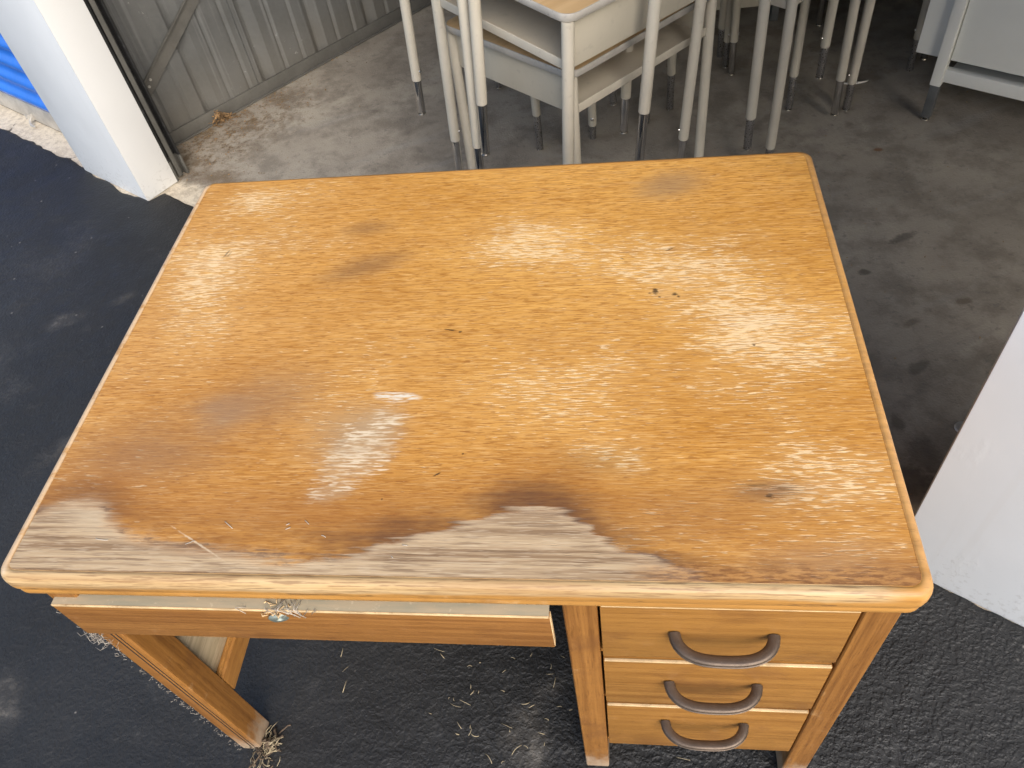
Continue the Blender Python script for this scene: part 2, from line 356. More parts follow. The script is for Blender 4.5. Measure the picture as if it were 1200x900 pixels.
def mat_laminate():
    g = G('oak_laminate'); a = g.noise((2.5, 60, 1), 1, 5, .6); b = g.noise((1, 1, 1), 3, 4, .6)
    c = g.mix(g.step(a, .30, .70), (.56, .37, .18), (.66, .46, .24)); c = g.mix(g.mul(g.step(b, .5, .7), .3), c, (.60, .42, .25))
    return g.set(c, .42, 0, .45)

def mat_ledge():
    g = G('dusty_drawer_edge'); n = g.noise((9, 60, 9), 1, 5, .65); n2 = g.noise((1, 1, 1), 130, 3, .6)
    c = g.mix(g.step(n, .35, .65), (.40, .32, .21), (.30, .27, .19)); c = g.mix(g.mul(g.step(n2, .62, .7), .5), c, (.55, .46, .32))
    return g.set(c, .75, 0, .25)

T = dict(
    top=mat_top(), moulding=mat_wood('oak_moulding', 0, (.38, .185, .045), (.52, .262, .066), kind='moulding'),
    wx=mat_wood('oak_rail', 0, worn=.15, seed=1.3), wz=mat_wood('oak_post', 2, (.155, .062, .014), (.315, .142, .034), seed=2.1, worn=.25, kind='foot'), wy=mat_wood('oak_side', 1, seed=3.7, worn=.2),
    drw=mat_wood('oak_drawer_front', 0, (.225, .098, .019), (.33, .158, .036), .12, .45, 5.2),
    cdr=mat_wood('oak_pencil_drawer', 0, (.155, .060, .013), (.29, .132, .034), .12, .45, 8.4),
    ply=mat_wood('dusty_plywood', 1, (.33, .26, .16), (.50, .40, .26), .2, .3, 6.6),
    ledge=mat_ledge(), edge=mat_plain('raw_edge', (.66, .47, .25), .7, var=.25, scale=25, grime=(.3, .17, .08)),
    handle=mat_plain('brown_bronze', (.105, .077, .056), .44, .55, .5, .2, 40, .0003, grime=(.22, .17, .13), grimef=.4),
    dark=mat_plain('dark_gap', (.02, .014, .01), .9),
    asphalt=mat_asphalt(), concrete=mat_concrete(),
    white=mat_white('white_painted_steel', (.735, .765, .785)),
    trim=mat_white('white_trim_steel', (.70, .70, .68)),
    blue=mat_plain('blue_painted_steel', (.022, .17, .66), .36, 0, .5, .10, 4.0, .0015),
    zinc=mat_plain('galvanised_bar', (.50, .48, .44), .45, .4, .5, .15, 14, .001, (.30, .26, .2)),
    track=mat_plain('black_guide_rail', (.028, .028, .028), .45, .3, .5, .3, 8, .0, (.12, .12, .12)),
    wall=mat_wall(), rail=mat_plain('dull_base_rail', (.135, .13, .115), .6, .3, .4, .15, 9, .001, (.13, .11, .08)),
    inner=mat_plain('interior_board', (.27, .26, .25), .6),
    lam=mat_laminate(), band=mat_plain('cream_edge_band', (.43, .405, .36), .45, 0, .5, .12, 18, 0, (.22, .20, .2), .5),
    beige=mat_plain('beige_enamel', (.52, .475, .385), .38, 0, .5, .06, 7, .0, (.34, .30, .24), .35),
    box=mat_plain('grey_beige_enamel', (.50, .455, .36), .42, 0, .5, .05, 5, .0006, (.34, .31, .25), .3),
    chrome=mat_plain('chrome', (.62, .61, .60), .13, 1.0, .5, .1, 20), dull=mat_plain('dull_zinc_tube', (.30, .29, .28), .32, .8, .5, .15, 20),
    glide=mat_plain('nickel_glide', (.68, .66, .62), .22, 1.0, .5, .1, 20),
    cab=mat_plain('grey_enamel', (.74, .74, .68), .40, 0, .5, .03, 4, .0005), sleeve=mat_plain('leg_sleeve', (.12, .125, .125), .5, .3, .4, .15, 20),
    straw=mat_plain('dry_straw', (.33, .27, .17), .8, var=.35, scale=30), web=mat_plain('dusty_web', (.46, .41, .34), .9, var=.2, scale=30),
    leaf=mat_plain('dead_leaf', (.27, .165, .075), .85, var=.45, scale=30), roots=mat_plain('dark_roots', (.10, .07, .045), .9, var=.5, scale=40),
    lockm=mat_plain('tarnished_lock', (.22, .25, .22), .5, .6, .5, .3, 60, .0005, (.05, .05, .045)), plastic=mat_plain('white_plastic', (.6, .58, .53), .5),
)

# ------------------------------------------------------------------ mesh helpers
def mk(name, verts, faces, mat, parent=None, smooth=False, ang=40, mats=None, fm=None):
    me = bpy.data.meshes.new(name); me.from_pydata([tuple(v) for v in verts], [], faces)
    for m in (mats or [mat]): me.materials.append(m)
    if fm is not None: me.polygons.foreach_set('material_index', fm)
    if smooth:
        me.polygons.foreach_set('use_smooth', [True] * len(me.polygons))
        if ang: me.set_sharp_from_angle(angle=math.radians(ang))
    me.update()
    o = bpy.data.objects.new(name, me); COL.objects.link(o)
    if parent: o.parent = parent
    return o
def from_bm(name, bm, mat, parent=None, smooth=True, ang=35):
    bmesh.ops.recalc_face_normals(bm, faces=bm.faces)
    me = bpy.data.meshes.new(name); bm.to_mesh(me); bm.free(); me.materials.append(mat)
    if smooth:
        me.polygons.foreach_set('use_smooth', [True] * len(me.polygons)); me.set_sharp_from_angle(angle=math.radians(ang))
    o = bpy.data.objects.new(name, me); COL.objects.link(o)
    if parent: o.parent = parent
    return o
def add_box(bm, x0, x1, y0, y1, z0, z1, bev=0.0, seg=2):
    r = bmesh.ops.create_cube(bm, size=1.0)
    for v in r['verts']:
        v.co = Vector(((x0 + x1) / 2 + v.co.x * (x1 - x0), (y0 + y1) / 2 + v.co.y * (y1 - y0), (z0 + z1) / 2 + v.co.z * (z1 - z0)))
    if bev > 0:
        es = list({e for v in r['verts'] for e in v.link_edges})
        bmesh.ops.bevel(bm, geom=es, offset=bev, segments=seg, profile=.6, affect='EDGES')
def box(name, b, mat, parent=None, bev=.0015, seg=2):
    bm = bmesh.new(); add_box(bm, *b, bev, seg); return from_bm(name, bm, mat, parent)
def boxes(name, bl, mat, parent=None, bev=.0015):
    bm = bmesh.new()
    for b in bl: add_box(bm, *b, bev)
    return from_bm(name, bm, mat, parent)
def lathe(name, prof, mat, parent=None, seg=20, cx=0, cy=0):
    """prof: list of (radius, z) bottom to top"""
    vs, fs = [], []
    for r, z in prof:
        for k in range(seg):
            a = 2 * math.pi * k / seg; vs.append((cx + r * math.cos(a), cy + r * math.sin(a), z))
    for i in range(len(prof) - 1):
        for k in range(seg):
            k2 = (k + 1) % seg; fs.append((i * seg + k, i * seg + k2, (i + 1) * seg + k2, (i + 1) * seg + k))
    fs.append(tuple(range(seg))[::-1]); fs.append(tuple((len(prof) - 1) * seg + k for k in range(seg)))
    return mk(name, vs, fs, mat, parent, True, 40)
def tube_pts(pts, r, seg=6):
    vs, fs = [], []; P = [Vector(p) for p in pts]; R = r if hasattr(r, '__len__') else [r] * len(P)
    for i, p in enumerate(P):
        d = (P[min(i + 1, len(P) - 1)] - P[max(i - 1, 0)]).normalized()
        u = d.cross(Vector((0, 0, 1)) if abs(d.z) < .9 else Vector((1, 0, 0))).normalized(); v = d.cross(u)
        for k in range(seg):
            a = 2 * math.pi * k / seg; vs.append(p + (u * math.cos(a) + v * math.sin(a)) * R[i])
    for i in range(len(P) - 1):
        for k in range(seg):
            k2 = (k + 1) % seg; fs.append((i * seg + k, i * seg + k2, (i + 1) * seg + k2, (i + 1) * seg + k))
    fs.append(tuple(range(seg))[::-1]); fs.append(tuple((len(P) - 1) * seg + k for k in range(seg)))
    return vs, fs
def strands(name, lines, r, mat, parent=None, seg=4):
    V, F = [], []
    for k, pts in enumerate(lines):
        vs, fs = tube_pts(pts, r if not callable(r) else r(k), seg); o = len(V); V += vs; F += [tuple(i + o for i in f) for f in fs]
    return mk(name, V, F, mat, parent, True, 0)
def thing(name, label, cat, loc=(0, 0, 0), rz=0.0, group=None):
    o = bpy.data.objects.new(name, None); COL.objects.link(o); o.location = loc; o.rotation_euler = (0, 0, rz); o.empty_display_size = .1
    return tag(o, label, cat, group)
def tag(o, label, cat, group=None):
    o['label'] = label; o['category'] = cat
    if group: o['group'] = group
    return o
def kind(o, k): o['kind'] = k; return o

TH = math.radians(-32)
EV = Vector((math.cos(TH), math.sin(TH), 0)); NV = Vector((-math.sin(TH), math.cos(TH), 0))
def EN(e, n, z=0.0): return EV * e + NV * n + Vector((0, 0, z))

# ------------------------------------------------------------------ ground
def fbm(x, y, sc, oct=4, seed=0):
    """value noise on numpy arrays"""
    t = np.random.default_rng(seed).random((256, 256)); out = np.zeros_like(x); amp = 1.0; tot = 0
    for o in range(oct):
        X = x * sc; Y = y * sc; xi = np.floor(X).astype(int); yi = np.floor(Y).astype(int); fx = X - xi; fy = Y - yi
        fx = fx * fx * (3 - 2 * fx); fy = fy * fy * (3 - 2 * fy); q = lambda a, b: t[a % 256, b % 256]
        out += amp * ((q(xi, yi) * (1 - fx) + q(xi + 1, yi) * fx) * (1 - fy) + (q(xi, yi + 1) * (1 - fx) + q(xi + 1, yi + 1) * fx) * fy)
        tot += amp; amp *= .5; sc *= 2.03
    return out / tot
def asphalt():
    # edge of the sealcoat along the slab, ragged; then the lane out to the horizon
    es = np.concatenate([np.linspace(-60, -4.2, 12), np.arange(-4.0, 1.6, .010), np.linspace(1.8, 60, 12)])
    ns = np.concatenate([[-80, -20, -5, -2], np.arange(-1.0, .60, .0105)])
    tail = np.array([.25, .5, .7, .85, .95, 1.0])
    edge = .752 + (fbm(es, es * 0 + 3.3, 7, 4, 5) - .5) * .05
    inside = (es > -2.14) & (es < .42)
    lobe = .030 + .05 * np.clip(fbm(es, es * 0 + 9.1, 6, 3, 8) - .35, 0, 1)
    edge = np.where(inside, edge + lobe + .02, edge - .004)
    edge = np.where((es > -3.3) & (es < -2.56), .762 + (fbm(es, es * 0 + 1.2, 9, 4, 15) - .5) * .05, edge)
    E_, N_ = [], []
    rows = [np.full_like(es, v) for v in ns] + [ns[-1] + (edge - ns[-1]) * t for t in tail] + [edge + .006, edge + .008]
    Ng = np.array(rows); Eg = np.tile(es, (len(rows), 1))
    amp = np.clip((Ng + 1.0) * 3, 0, 1) * np.clip((edge + .005 - Ng) * 30, .15, 1) * (np.abs(Eg) < 4.1)
    Z = ((fbm(Eg, Ng, 20, 3, 1) - .5) * .0026 + (fbm(Eg, Ng, 62, 2, 2) - .5) * (.0026 + .0034 * np.clip((Eg + .5) * 2, 0, 1)) - .0022) * amp
    Z[-3] += -.003; Z[-2] -= .005; Z[-1] = -.016
    P = Eg[..., None] * np.array(EV) + Ng[..., None] * np.array(NV); P[..., 2] = Z
    nr, nc = Ng.shape; idx = np.arange(nr * nc).reshape(nr, nc)
    F = np.stack([idx[:-1, :-1], idx[:-1, 1:], idx[1:, 1:], idx[1:, :-1]], -1).reshape(-1, 4)
    o = mk('asphalt', P.reshape(-1, 3).tolist(), F.tolist(), T['asphalt'], None, True, 0)
    return kind(o, 'structure')
asphalt()
kind(mk('concrete_floor', [EN(-60, -.2, -.010), EN(60, -.2, -.010), EN(60, 9, -.010), EN(-60, 9, -.010)], [(0, 1, 2, 3)], T['concrete']), 'structure')
kind(mk('ground', [(-250, -250, -.05), (250, -250, -.05), (250, 250, -.05), (-250, 250, -.05)], [(0, 1, 2, 3)], T['asphalt']), 'structure')

# ------------------------------------------------------------------ storage building
FN = .757; RD = .13
bld = thing('storage_building', 'white steel storage building with an open unit behind the desk', 'building', (0, 0, 0), TH)
def creased_pillar(name, e0, e1, n0, n1, h, mat):
    """sheet steel cladding, very slightly dented"""
    bm = bmesh.new(); add_box(bm, e0, e1, n0, n1, -.008, h, .003, 2); return from_bm(name, bm, mat, bld)
for e0, e1 in ((-2.550, -2.150), (.412, 1.35), (-5.9, -5.5), (3.9, 4.3)):
    p = creased_pillar('pillar', e0, e1, FN, FN + (.05 if e0 == .412 else .126), 2.35, T['white'])
    # folded jamb trim that wraps the side of the pillar facing the unit
    if e0 == -2.550: t_ = box('jamb_trim', (e1 + .0005, e1 + .0025, FN - .0015, FN + RD, -.006, 2.35), T['trim'], p, .0005)
box('header', (-15, 15, FN, FN + .20, 2.352, 2.95), T['white'], bld, .004)
box('side_wall', (4.12, 4.16, FN + .16, 6.5, -.008, 2.60), T['inner'], bld, .001)  # set far out: unseen open bay added here to brighten the unit
box('back_wall', (-2.9, 4.16, 6.502, 6.54, -.008, 2.60), T['inner'], bld, .001)
box('front_return', (-2.62, -2.2, FN + .150, FN + .175, -.008, 2.35), T['inner'], bld, .001)
box('front_return', (.62, 1.34, FN + .134, FN + .155, -.008, 2.35), T['inner'], bld, .001)
box('ceiling', (-2.9, 4.16, FN + .202, 6.54, 2.602, 2.63), T['inner'], bld, .001)
box('outer_wall', (-5.9, -2.92, 1.3, 1.34, -.008, 2.60), T['inner'], bld, .001)
box('outer_wall', (4.162, 15, 2.0, 2.04, -.008, 2.60), T['inner'], bld, .001)
box('outer_wall', (-15, -5.9, FN, FN + .04, -.008, 2.35), T['white'], bld, .001)
box('roof', (-15.2, 15.2, .6, 7.0, 2.952, 3.02), T['white'], bld, .004)
# door guide rail, black, with a lighter zinc foot
gr = thing('door_guide_rail', 'black vertical roll-up door track beside the white door jamb', 'door track', EN(-2.150, FN + RD), TH)
boxes('rail_channel', [(-.030, -.001, .001, .010, .07, 2.3), (-.034, -.030, .001, .060, .07, 2.3), (-.030, -.006, .052, .060, .07, 2.3)], T['track'], gr, .0008)
box('rail_lip', (-.009, -.0045, .018, .034, .0, 2.3), T['rail'], gr, .0008)
boxes('rail_foot', [(-.030, -.001, .001, .010, -.008, .068), (-.034, -.030, .001, .060, -.008, .068), (-.030, -.006, .052, .060, -.008, .068)], T['rail'], gr, .0008)

# added out of frame: half-lowered door in the right bay, darkens the unit's back
d2 = thing('roll_up_door', 'added unseen half lowered blue roll-up door that cuts light from the right bay', 'door', EN(2.62, FN + .06), TH)
sv, sf = [], []
for k in range(10):
    for t in range(9):
        z = 1.62 + (k + t / 9) * .0815; sv += [(-1.26, -.012 * math.sin(t / 9 * math.pi * 1.6), z), (1.26, -.012 * math.sin(t / 9 * math.pi * 1.6), z)]
sf = [(2 * i, 2 * i + 1, 2 * i + 3, 2 * i + 2) for i in range(len(sv) // 2 - 1)]
mk('added_curtain', sv, sf, T['blue'], d2, True, 0)
box('bottom_bar', (-1.26, 1.26, -.010, .010, 1.55, 1.6195), T['zinc'], d2, .002)

# partition wall of ribbed sheet, seen from inside the unit
W0 = EN(-2.377, 1.017); W1 = EN(-2.201, 2.359); WD = (W1 - W0).normalized()
wl = thing('metal_partition_wall', 'dusty grey ribbed steel partition wall with a diagonal brace', 'wall', W0, math.atan2(WD.y, WD.x))
PITCH = .2695
def sheet_mesh(s0, n):
    pr = []
    for k in range(n):
        r = s0 + k * PITCH
        pr += [(r - .066, 0), (r - .056, .028), (r - .036, .028), (r, 0)]
        for m in (.068, .158): pr += [(r + m - .022, 0), (r + m - .019, .009), (r + m - .012, .009), (r + m, 0)]
    return pr
def make_sheet(s0, n, start, end):
    pr = [(start, 0)] + [p for p in sheet_mesh(s0, n) if start < p[0] < end] + [(end, 0)]
    vs = [(s, t, z) for z in (.004, 2.6) for s, t in pr] ; L = len(pr)
    vs += [(s, t + .002, z) for z in (.004, 2.6) for s, t in pr]
    fs = [(i, i + 1, L + i + 1, L + i) for i in range(L - 1)] + [(2 * L + i, 3 * L + i, 3 * L + i + 1, 2 * L + i + 1) for i in range(L - 1)]
    return mk('wall_sheet', vs, fs, T['wall'], wl)
for k in range(7):
    s0 = .256 + (k * 3 - 2) * PITCH
    make_sheet(s0, 4, s0 - .085 if k else -.06, s0 + 3 * PITCH - .087)
bm = bmesh.new(); add_box(bm, -.02, 5.6, -.012, -.003, -.008, .040, .001); add_box(bm, -.02, 5.6, -.026, -.012, -.008, -.003, .0008)
from_bm('base_rail', bm, T['rail'], wl)
def brace():
    a = Vector((.005, 0, .205)); d = Vector((.286, 0, .200)).normalized(); u = Vector((-d.z, 0, d.x)); L = 3.0; w2 = .0235
    q = [a + u * w2 + d * .012, a - u * w2 - d * .0, a - u * w2 + d * L, a + u * w2 + d * L]
    vs = [(p.x, -.010, p.z) for p in q] + [(p.x, -.0045, p.z) for p in q]
    # folded upper lip
    l = [a + u * w2 + d * .012, a + u * w2 + d * L]; b0 = len(vs)
    vs += [(p.x, -.010, p.z) for p in l] + [(p.x + .0, -.022, p.z + .001) for p in l] + [(p.x + u.x * .002, -.010, p.z + .003) for p in l] + [(p.x + u.x * .002, -.022, p.z + .004) for p in l]
    fs = [(0, 1, 2, 3), (7, 6, 5, 4), (0, 3, 7, 4), (1, 5, 6, 2), (0, 4, 5, 1)]
    fs += [(b0, b0 + 1, b0 + 3, b0 + 2), (b0 + 4, b0 + 6, b0 + 7, b0 + 5), (b0 + 2, b0 + 3, b0 + 7, b0 + 6)]
    return mk('diagonal_brace', vs, fs, T['rail'], wl)
brace()
for s, z in ((.035, .225), (.05, .245)):
    v, f = tube_pts([(s, -.010, z), (s, -.014, z)], .005, 8); mk('screw_head', v, f, T['zinc'], wl, True)

# blue roll-up door of the next unit
dr = thing('roll_up_door', 'bright blue ribbed roll-up door left of the white pillar', 'door', EN(-2.60, FN + .118), TH)
def slat_mesh():
    pr = []
    for k in range(13):
        t = k / 12; z = t * .0815
        d = .014 * (math.sin(min(1, t / .62) * math.pi)) ** 1.0 if t < .62 else -.004 * math.sin((t - .62) / .38 * math.pi)
        pr.append((-d, z))
    vs = [(x, d, z) for x in (-2.90, .055) for d, z in pr]; L = len(pr)
    return vs, [(L + i, L + i + 1, i + 1, i)[::-1] for i in range(L - 1)]
sv, sf = slat_mesh()
s0 = mk('slat', sv, sf, T['blue'], dr, True, 0); s0.location = (0, 0, .078)
for k in range(1, 27):
    s = s0.copy(); COL.objects.link(s); s.parent = dr; s.location = (0, 0, .078 + k * .0815)
box('bottom_bar', (-2.90, .052, -.006, .010, -.004, .0775), T['zinc'], dr, .002)
box('bottom_seal', (-2.90, .050, -.003, .012, -.010, -.0045), T['track'], dr, .001)
bk = bmesh.new()
add_box(bk, -.497, -.480, -.022, -.0065, .010, .012, .0006); add_box(bk, -.482, -.480, -.030, -.0065, .002, .032, .0006); add_box(bk, -.512, -.496, -.026, -.024, .008, .028, .0006)
from_bm('bent_latch', bk, T['zinc'], dr)
v, f = tube_pts([(-.484, -.012, .022), (-.476, -.032, .004), (-.462, -.038, -.002), (-.438, -.036, -.004)], [.003, .005, .006, .004], 6); mk('bent_latch', v, f, T['zinc'], dr, True)

# ------------------------------------------------------------------ wooden desk
FY = -.0115; HT = .7524; DD = .763; HW = .5245
desk = thing('wooden_desk', 'worn orange oak desk with three drawers and a stained scratched top', 'desk')
def rrect(inset, rad, n=7):
    x0, x1, y0, y1 = -HW + inset, HW - inset, FY + inset, DD - inset; r = max(rad, .0005); pts = []
    for cx, cy, a0 in ((x1 - r, y0 + r, -90), (x1 - r, y1 - r, 0), (x0 + r, y1 - r, 90), (x0 + r, y0 + r, 180)):
        for k in range(n): a = math.radians(a0 + 90 * k / (n - 1)); pts.append((cx + r * math.cos(a), cy + r * math.sin(a)))
    return pts
IN = .0125
inner = rrect(IN + .0004, .012); L = len(inner)
# subdivided veneer sheet, ever so slightly warped
tv = [(x, y, HT) for x, y in inner] + [(x, y, HT - .022) for x, y in inner]
mk('tabletop', tv, [tuple(range(L)), tuple(range(2 * L - 1, L - 1, -1))] + [(i, L + i, L + (i + 1) % L, (i + 1) % L) for i in range(L)], T['top'], desk)
prof = [(IN, .0), (IN, -.0006), (IN - .0010, -.0006), (IN - .0016, .0), (IN - .004, .0003), (.0065, -.0002), (.0038, -.0014), (.0016, -.0040), (.0005, -.0080), (.0, -.013), (.0001, -.022), (.0008, -.0275),
        (.0024, -.0312), (.0036, -.0326), (.0034, -.0350), (.0026, -.0385), (.0030, -.0430), (.0052, -.0460), (.030, -.0460), (.030, -.0225)]
vs, fs = [], []
for ins, dz in prof: vs += [(x, y, HT + dz) for x, y in rrect(ins, max(.020 - ins * .4, .004))]
for j in range(len(prof) - 1):
    for i in range(L): i2 = (i + 1) % L; fs.append((j * L + i, (j + 1) * L + i, (j + 1) * L + i2, j * L + i2))
mk('edge_moulding', vs, fs, T['moulding'], desk, True, 50)
ZB = HT - .0465
LY = .008                                             # front face of the legs
def leg(x0, x1, y0, y1): return box('leg', (x0, x1, y0, y1, .002, ZB), T['wz'], desk, .004, 3)
leg(-.513, -.473, LY, LY + .050); leg(.141, .1815, LY, LY + .045); leg(.4735, .513, LY, LY + .045)
leg(-.513, -.473, .70, .745); leg(.141, .1815, .70, .745); leg(.4735, .513, .70, .745)
# grooves worn in the left leg's front
boxes('leg_groove', [(-.4915, -.4895, LY - .0006, LY + .001, .02, .56), (-.4845, -.4830, LY - .0006, LY + .001, .02, .56)], T['dark'], desk, 0)
# left side: rails and recessed panel
box('side_rail', (-.505, -.473, LY + .0505, .6995, .181, .235), T['wy'], desk, .003)
box('side_rail', (-.505, -.473, LY + .0505, .6995, .60, ZB - .001), T['wy'], desk, .003)
box('side_panel', (-.497, -.486, LY + .0505, .6995, .2355, .5995), T['ply'], desk, .001)
box('side_bead', (-.4855, -.478, LY + .0505, .6995, .2355, .243), T['wy'], desk, .002)
# back modesty panel and rail
box('back_panel', (-.4725, .1405, .722, .732, .24, ZB - .001), T['ply'], desk, .001)
box('back_panel', (.182, .473, .722, .732, .15, ZB - .001), T['ply'], desk, .001)
box('pedestal_side', (.152, .160, LY + .0455, .6995, .142, ZB - .001), T['wy'], desk, .001)
box('pedestal_side', (.488, .500, LY + .0455, .6995, .142, ZB - .001), T['wy'], desk, .001)
box('front_rail', (-.4728, .1408, .030, .048, .672, ZB - .0008), T['wx'], desk, .001)
box('pedestal_rail', (.1818, .4732, LY + .0005, .04, .6745, ZB - .0008), T['wx'], desk, .001)
box('pedestal_rail', (.1818, .4732, LY + .012, .04, .5085, .5195), T['wx'], desk, .001)
box('pedestal_rail', (.1818, .4732, LY + .012, .04, .3355, .346), T['wx'], desk, .001)
box('pedestal_rail', (.1818, .4732, LY + .012, .04, .128, .1415), T['wx'], desk, .001)
box('pedestal_floor', (.162, .487, .045, .715, .130, .1395), T['ply'], desk, .001)
# drawers
def handle(cx, z, parent, wd=.116, dep=.032):
    """bronze bail pull: a flat bar bowed outward, moulded on its front edge"""
    path = []
    n = 26
    for k in range(n + 1):
        t = -1 + 2 * k / n
        s = abs(t) ** 2.6
        path.append((cx + wd / 2 * math.copysign(1, t) * (1 - (1 - abs(t)) ** 1.35), -dep * (1 - s) ** .75 if s < 1 else 0))
    path = [(x, max(y, -dep)) for x, y in path]
    # cross-section: (outward offset, z)
    sec = [(-.0058, .0015), (-.0050, .0036), (-.002, .0050), (.0025, .0050), (.0045, .0040), (.0052, .0022), (.0046, .0012), (.0056, .0002), (.0050, -.0022), (.0018, -.0040), (-.0038, -.0036), (-.0056, -.0012)]
    vs, fs = [], []
    for i, (px, py) in enumerate(path):
        q0 = path[max(i - 1, 0)]; q1 = path[min(i + 1, n)]
        d = Vector((q1[0] - q0[0], q1[1] - q0[1])).normalized(); nr = Vector((d.y, -d.x))
        droop = -.003 * max(0, -py / dep)
        for o, dz in sec:
            o *= 1.30; dz *= 1.25; vs.append((px + nr.x * o, LY - .0005 + min(py + nr.y * o, .0), z + dz + droop))
    m = len(sec)
    for i in range(n):
        for k in range(m): k2 = (k + 1) % m; fs.append((i * m + k, (i + 1) * m + k, (i + 1) * m + k2, i * m + k2))
    fs += [tuple(range(m)), tuple(n * m + k for k in reversed(range(m)))]
    return mk('handle', vs, fs, T['handle'], parent, True, 55)
for z0, z1, hz, tilt in ((.5215, .6725, .602, 0), (.3475, .5070, .437, .001), (.1430, .3340, .272, 0)):
    d = box('drawer_front', (.1845, .4710, LY + .0005, LY + .019, z0, z1), T['drw'], desk, .0018)
    boxes('worn_edge', [(.186, .4695, LY - .0001, LY + .0035, z1 - .0022, z1 + .0006)], T['edge'], d, .0004)
    box('drawer_body', (.20, .455, LY + .020, .55, z0 + .012, z1 - .02), T['ply'], d, .001)
    handle(.329, hz, d)
# pencil drawer, pulled a little forward and hanging under the top
pd = box('pencil_drawer', (-.507, .127, LY - .0105, LY - .0012, .573, .661), T['cdr'], desk, .002)
pd2 = box('drawer_top_edge', (-.506, .126, LY - .0100, LY + .0215, .6615, .6635), T['ledge'], pd, .0004)
boxes('worn_edge', [(-.5055, .1255, LY - .0110, LY - .0094, .6598, .6638), (.1262, .1276, LY - .0098, LY - .002, .576, .660)], T['edge'], pd, .0003)
box('drawer_body', (-.47, .10, LY, .45, .60, .655), T['ply'], pd, .001)
lk = lathe('broken_lock', [(.0, -.004), (.010, -.003), (.0115, .0), (.009, .003), (.004, .004), (.0, .001)], T['lockm'], pd, 14)
lk.rotation_euler = (math.radians(80), .2, .3); lk.location = (-.207, LY - .0105, .645); lk.scale = (1.25, .75, 1)
# splintered wood round the lock
SP = []
for k in range(26):
    x = -.215 + random.gauss(0, .016); y = LY - .011 + random.uniform(-.003, .014); z = .661 + random.uniform(-.010, .004)
    a = random.uniform(0, 6.28); ln = random.uniform(.006, .02)
    SP.append([(x, y, z), (x + ln * .5 * math.cos(a), y - .003, z + random.uniform(-.004, .004)), (x + ln * math.cos(a), y + ln * .3 * math.sin(a), z + random.uniform(-.007, .004))])
kind(strands('splinters', SP, .0009, T['edge'], pd), 'stuff')

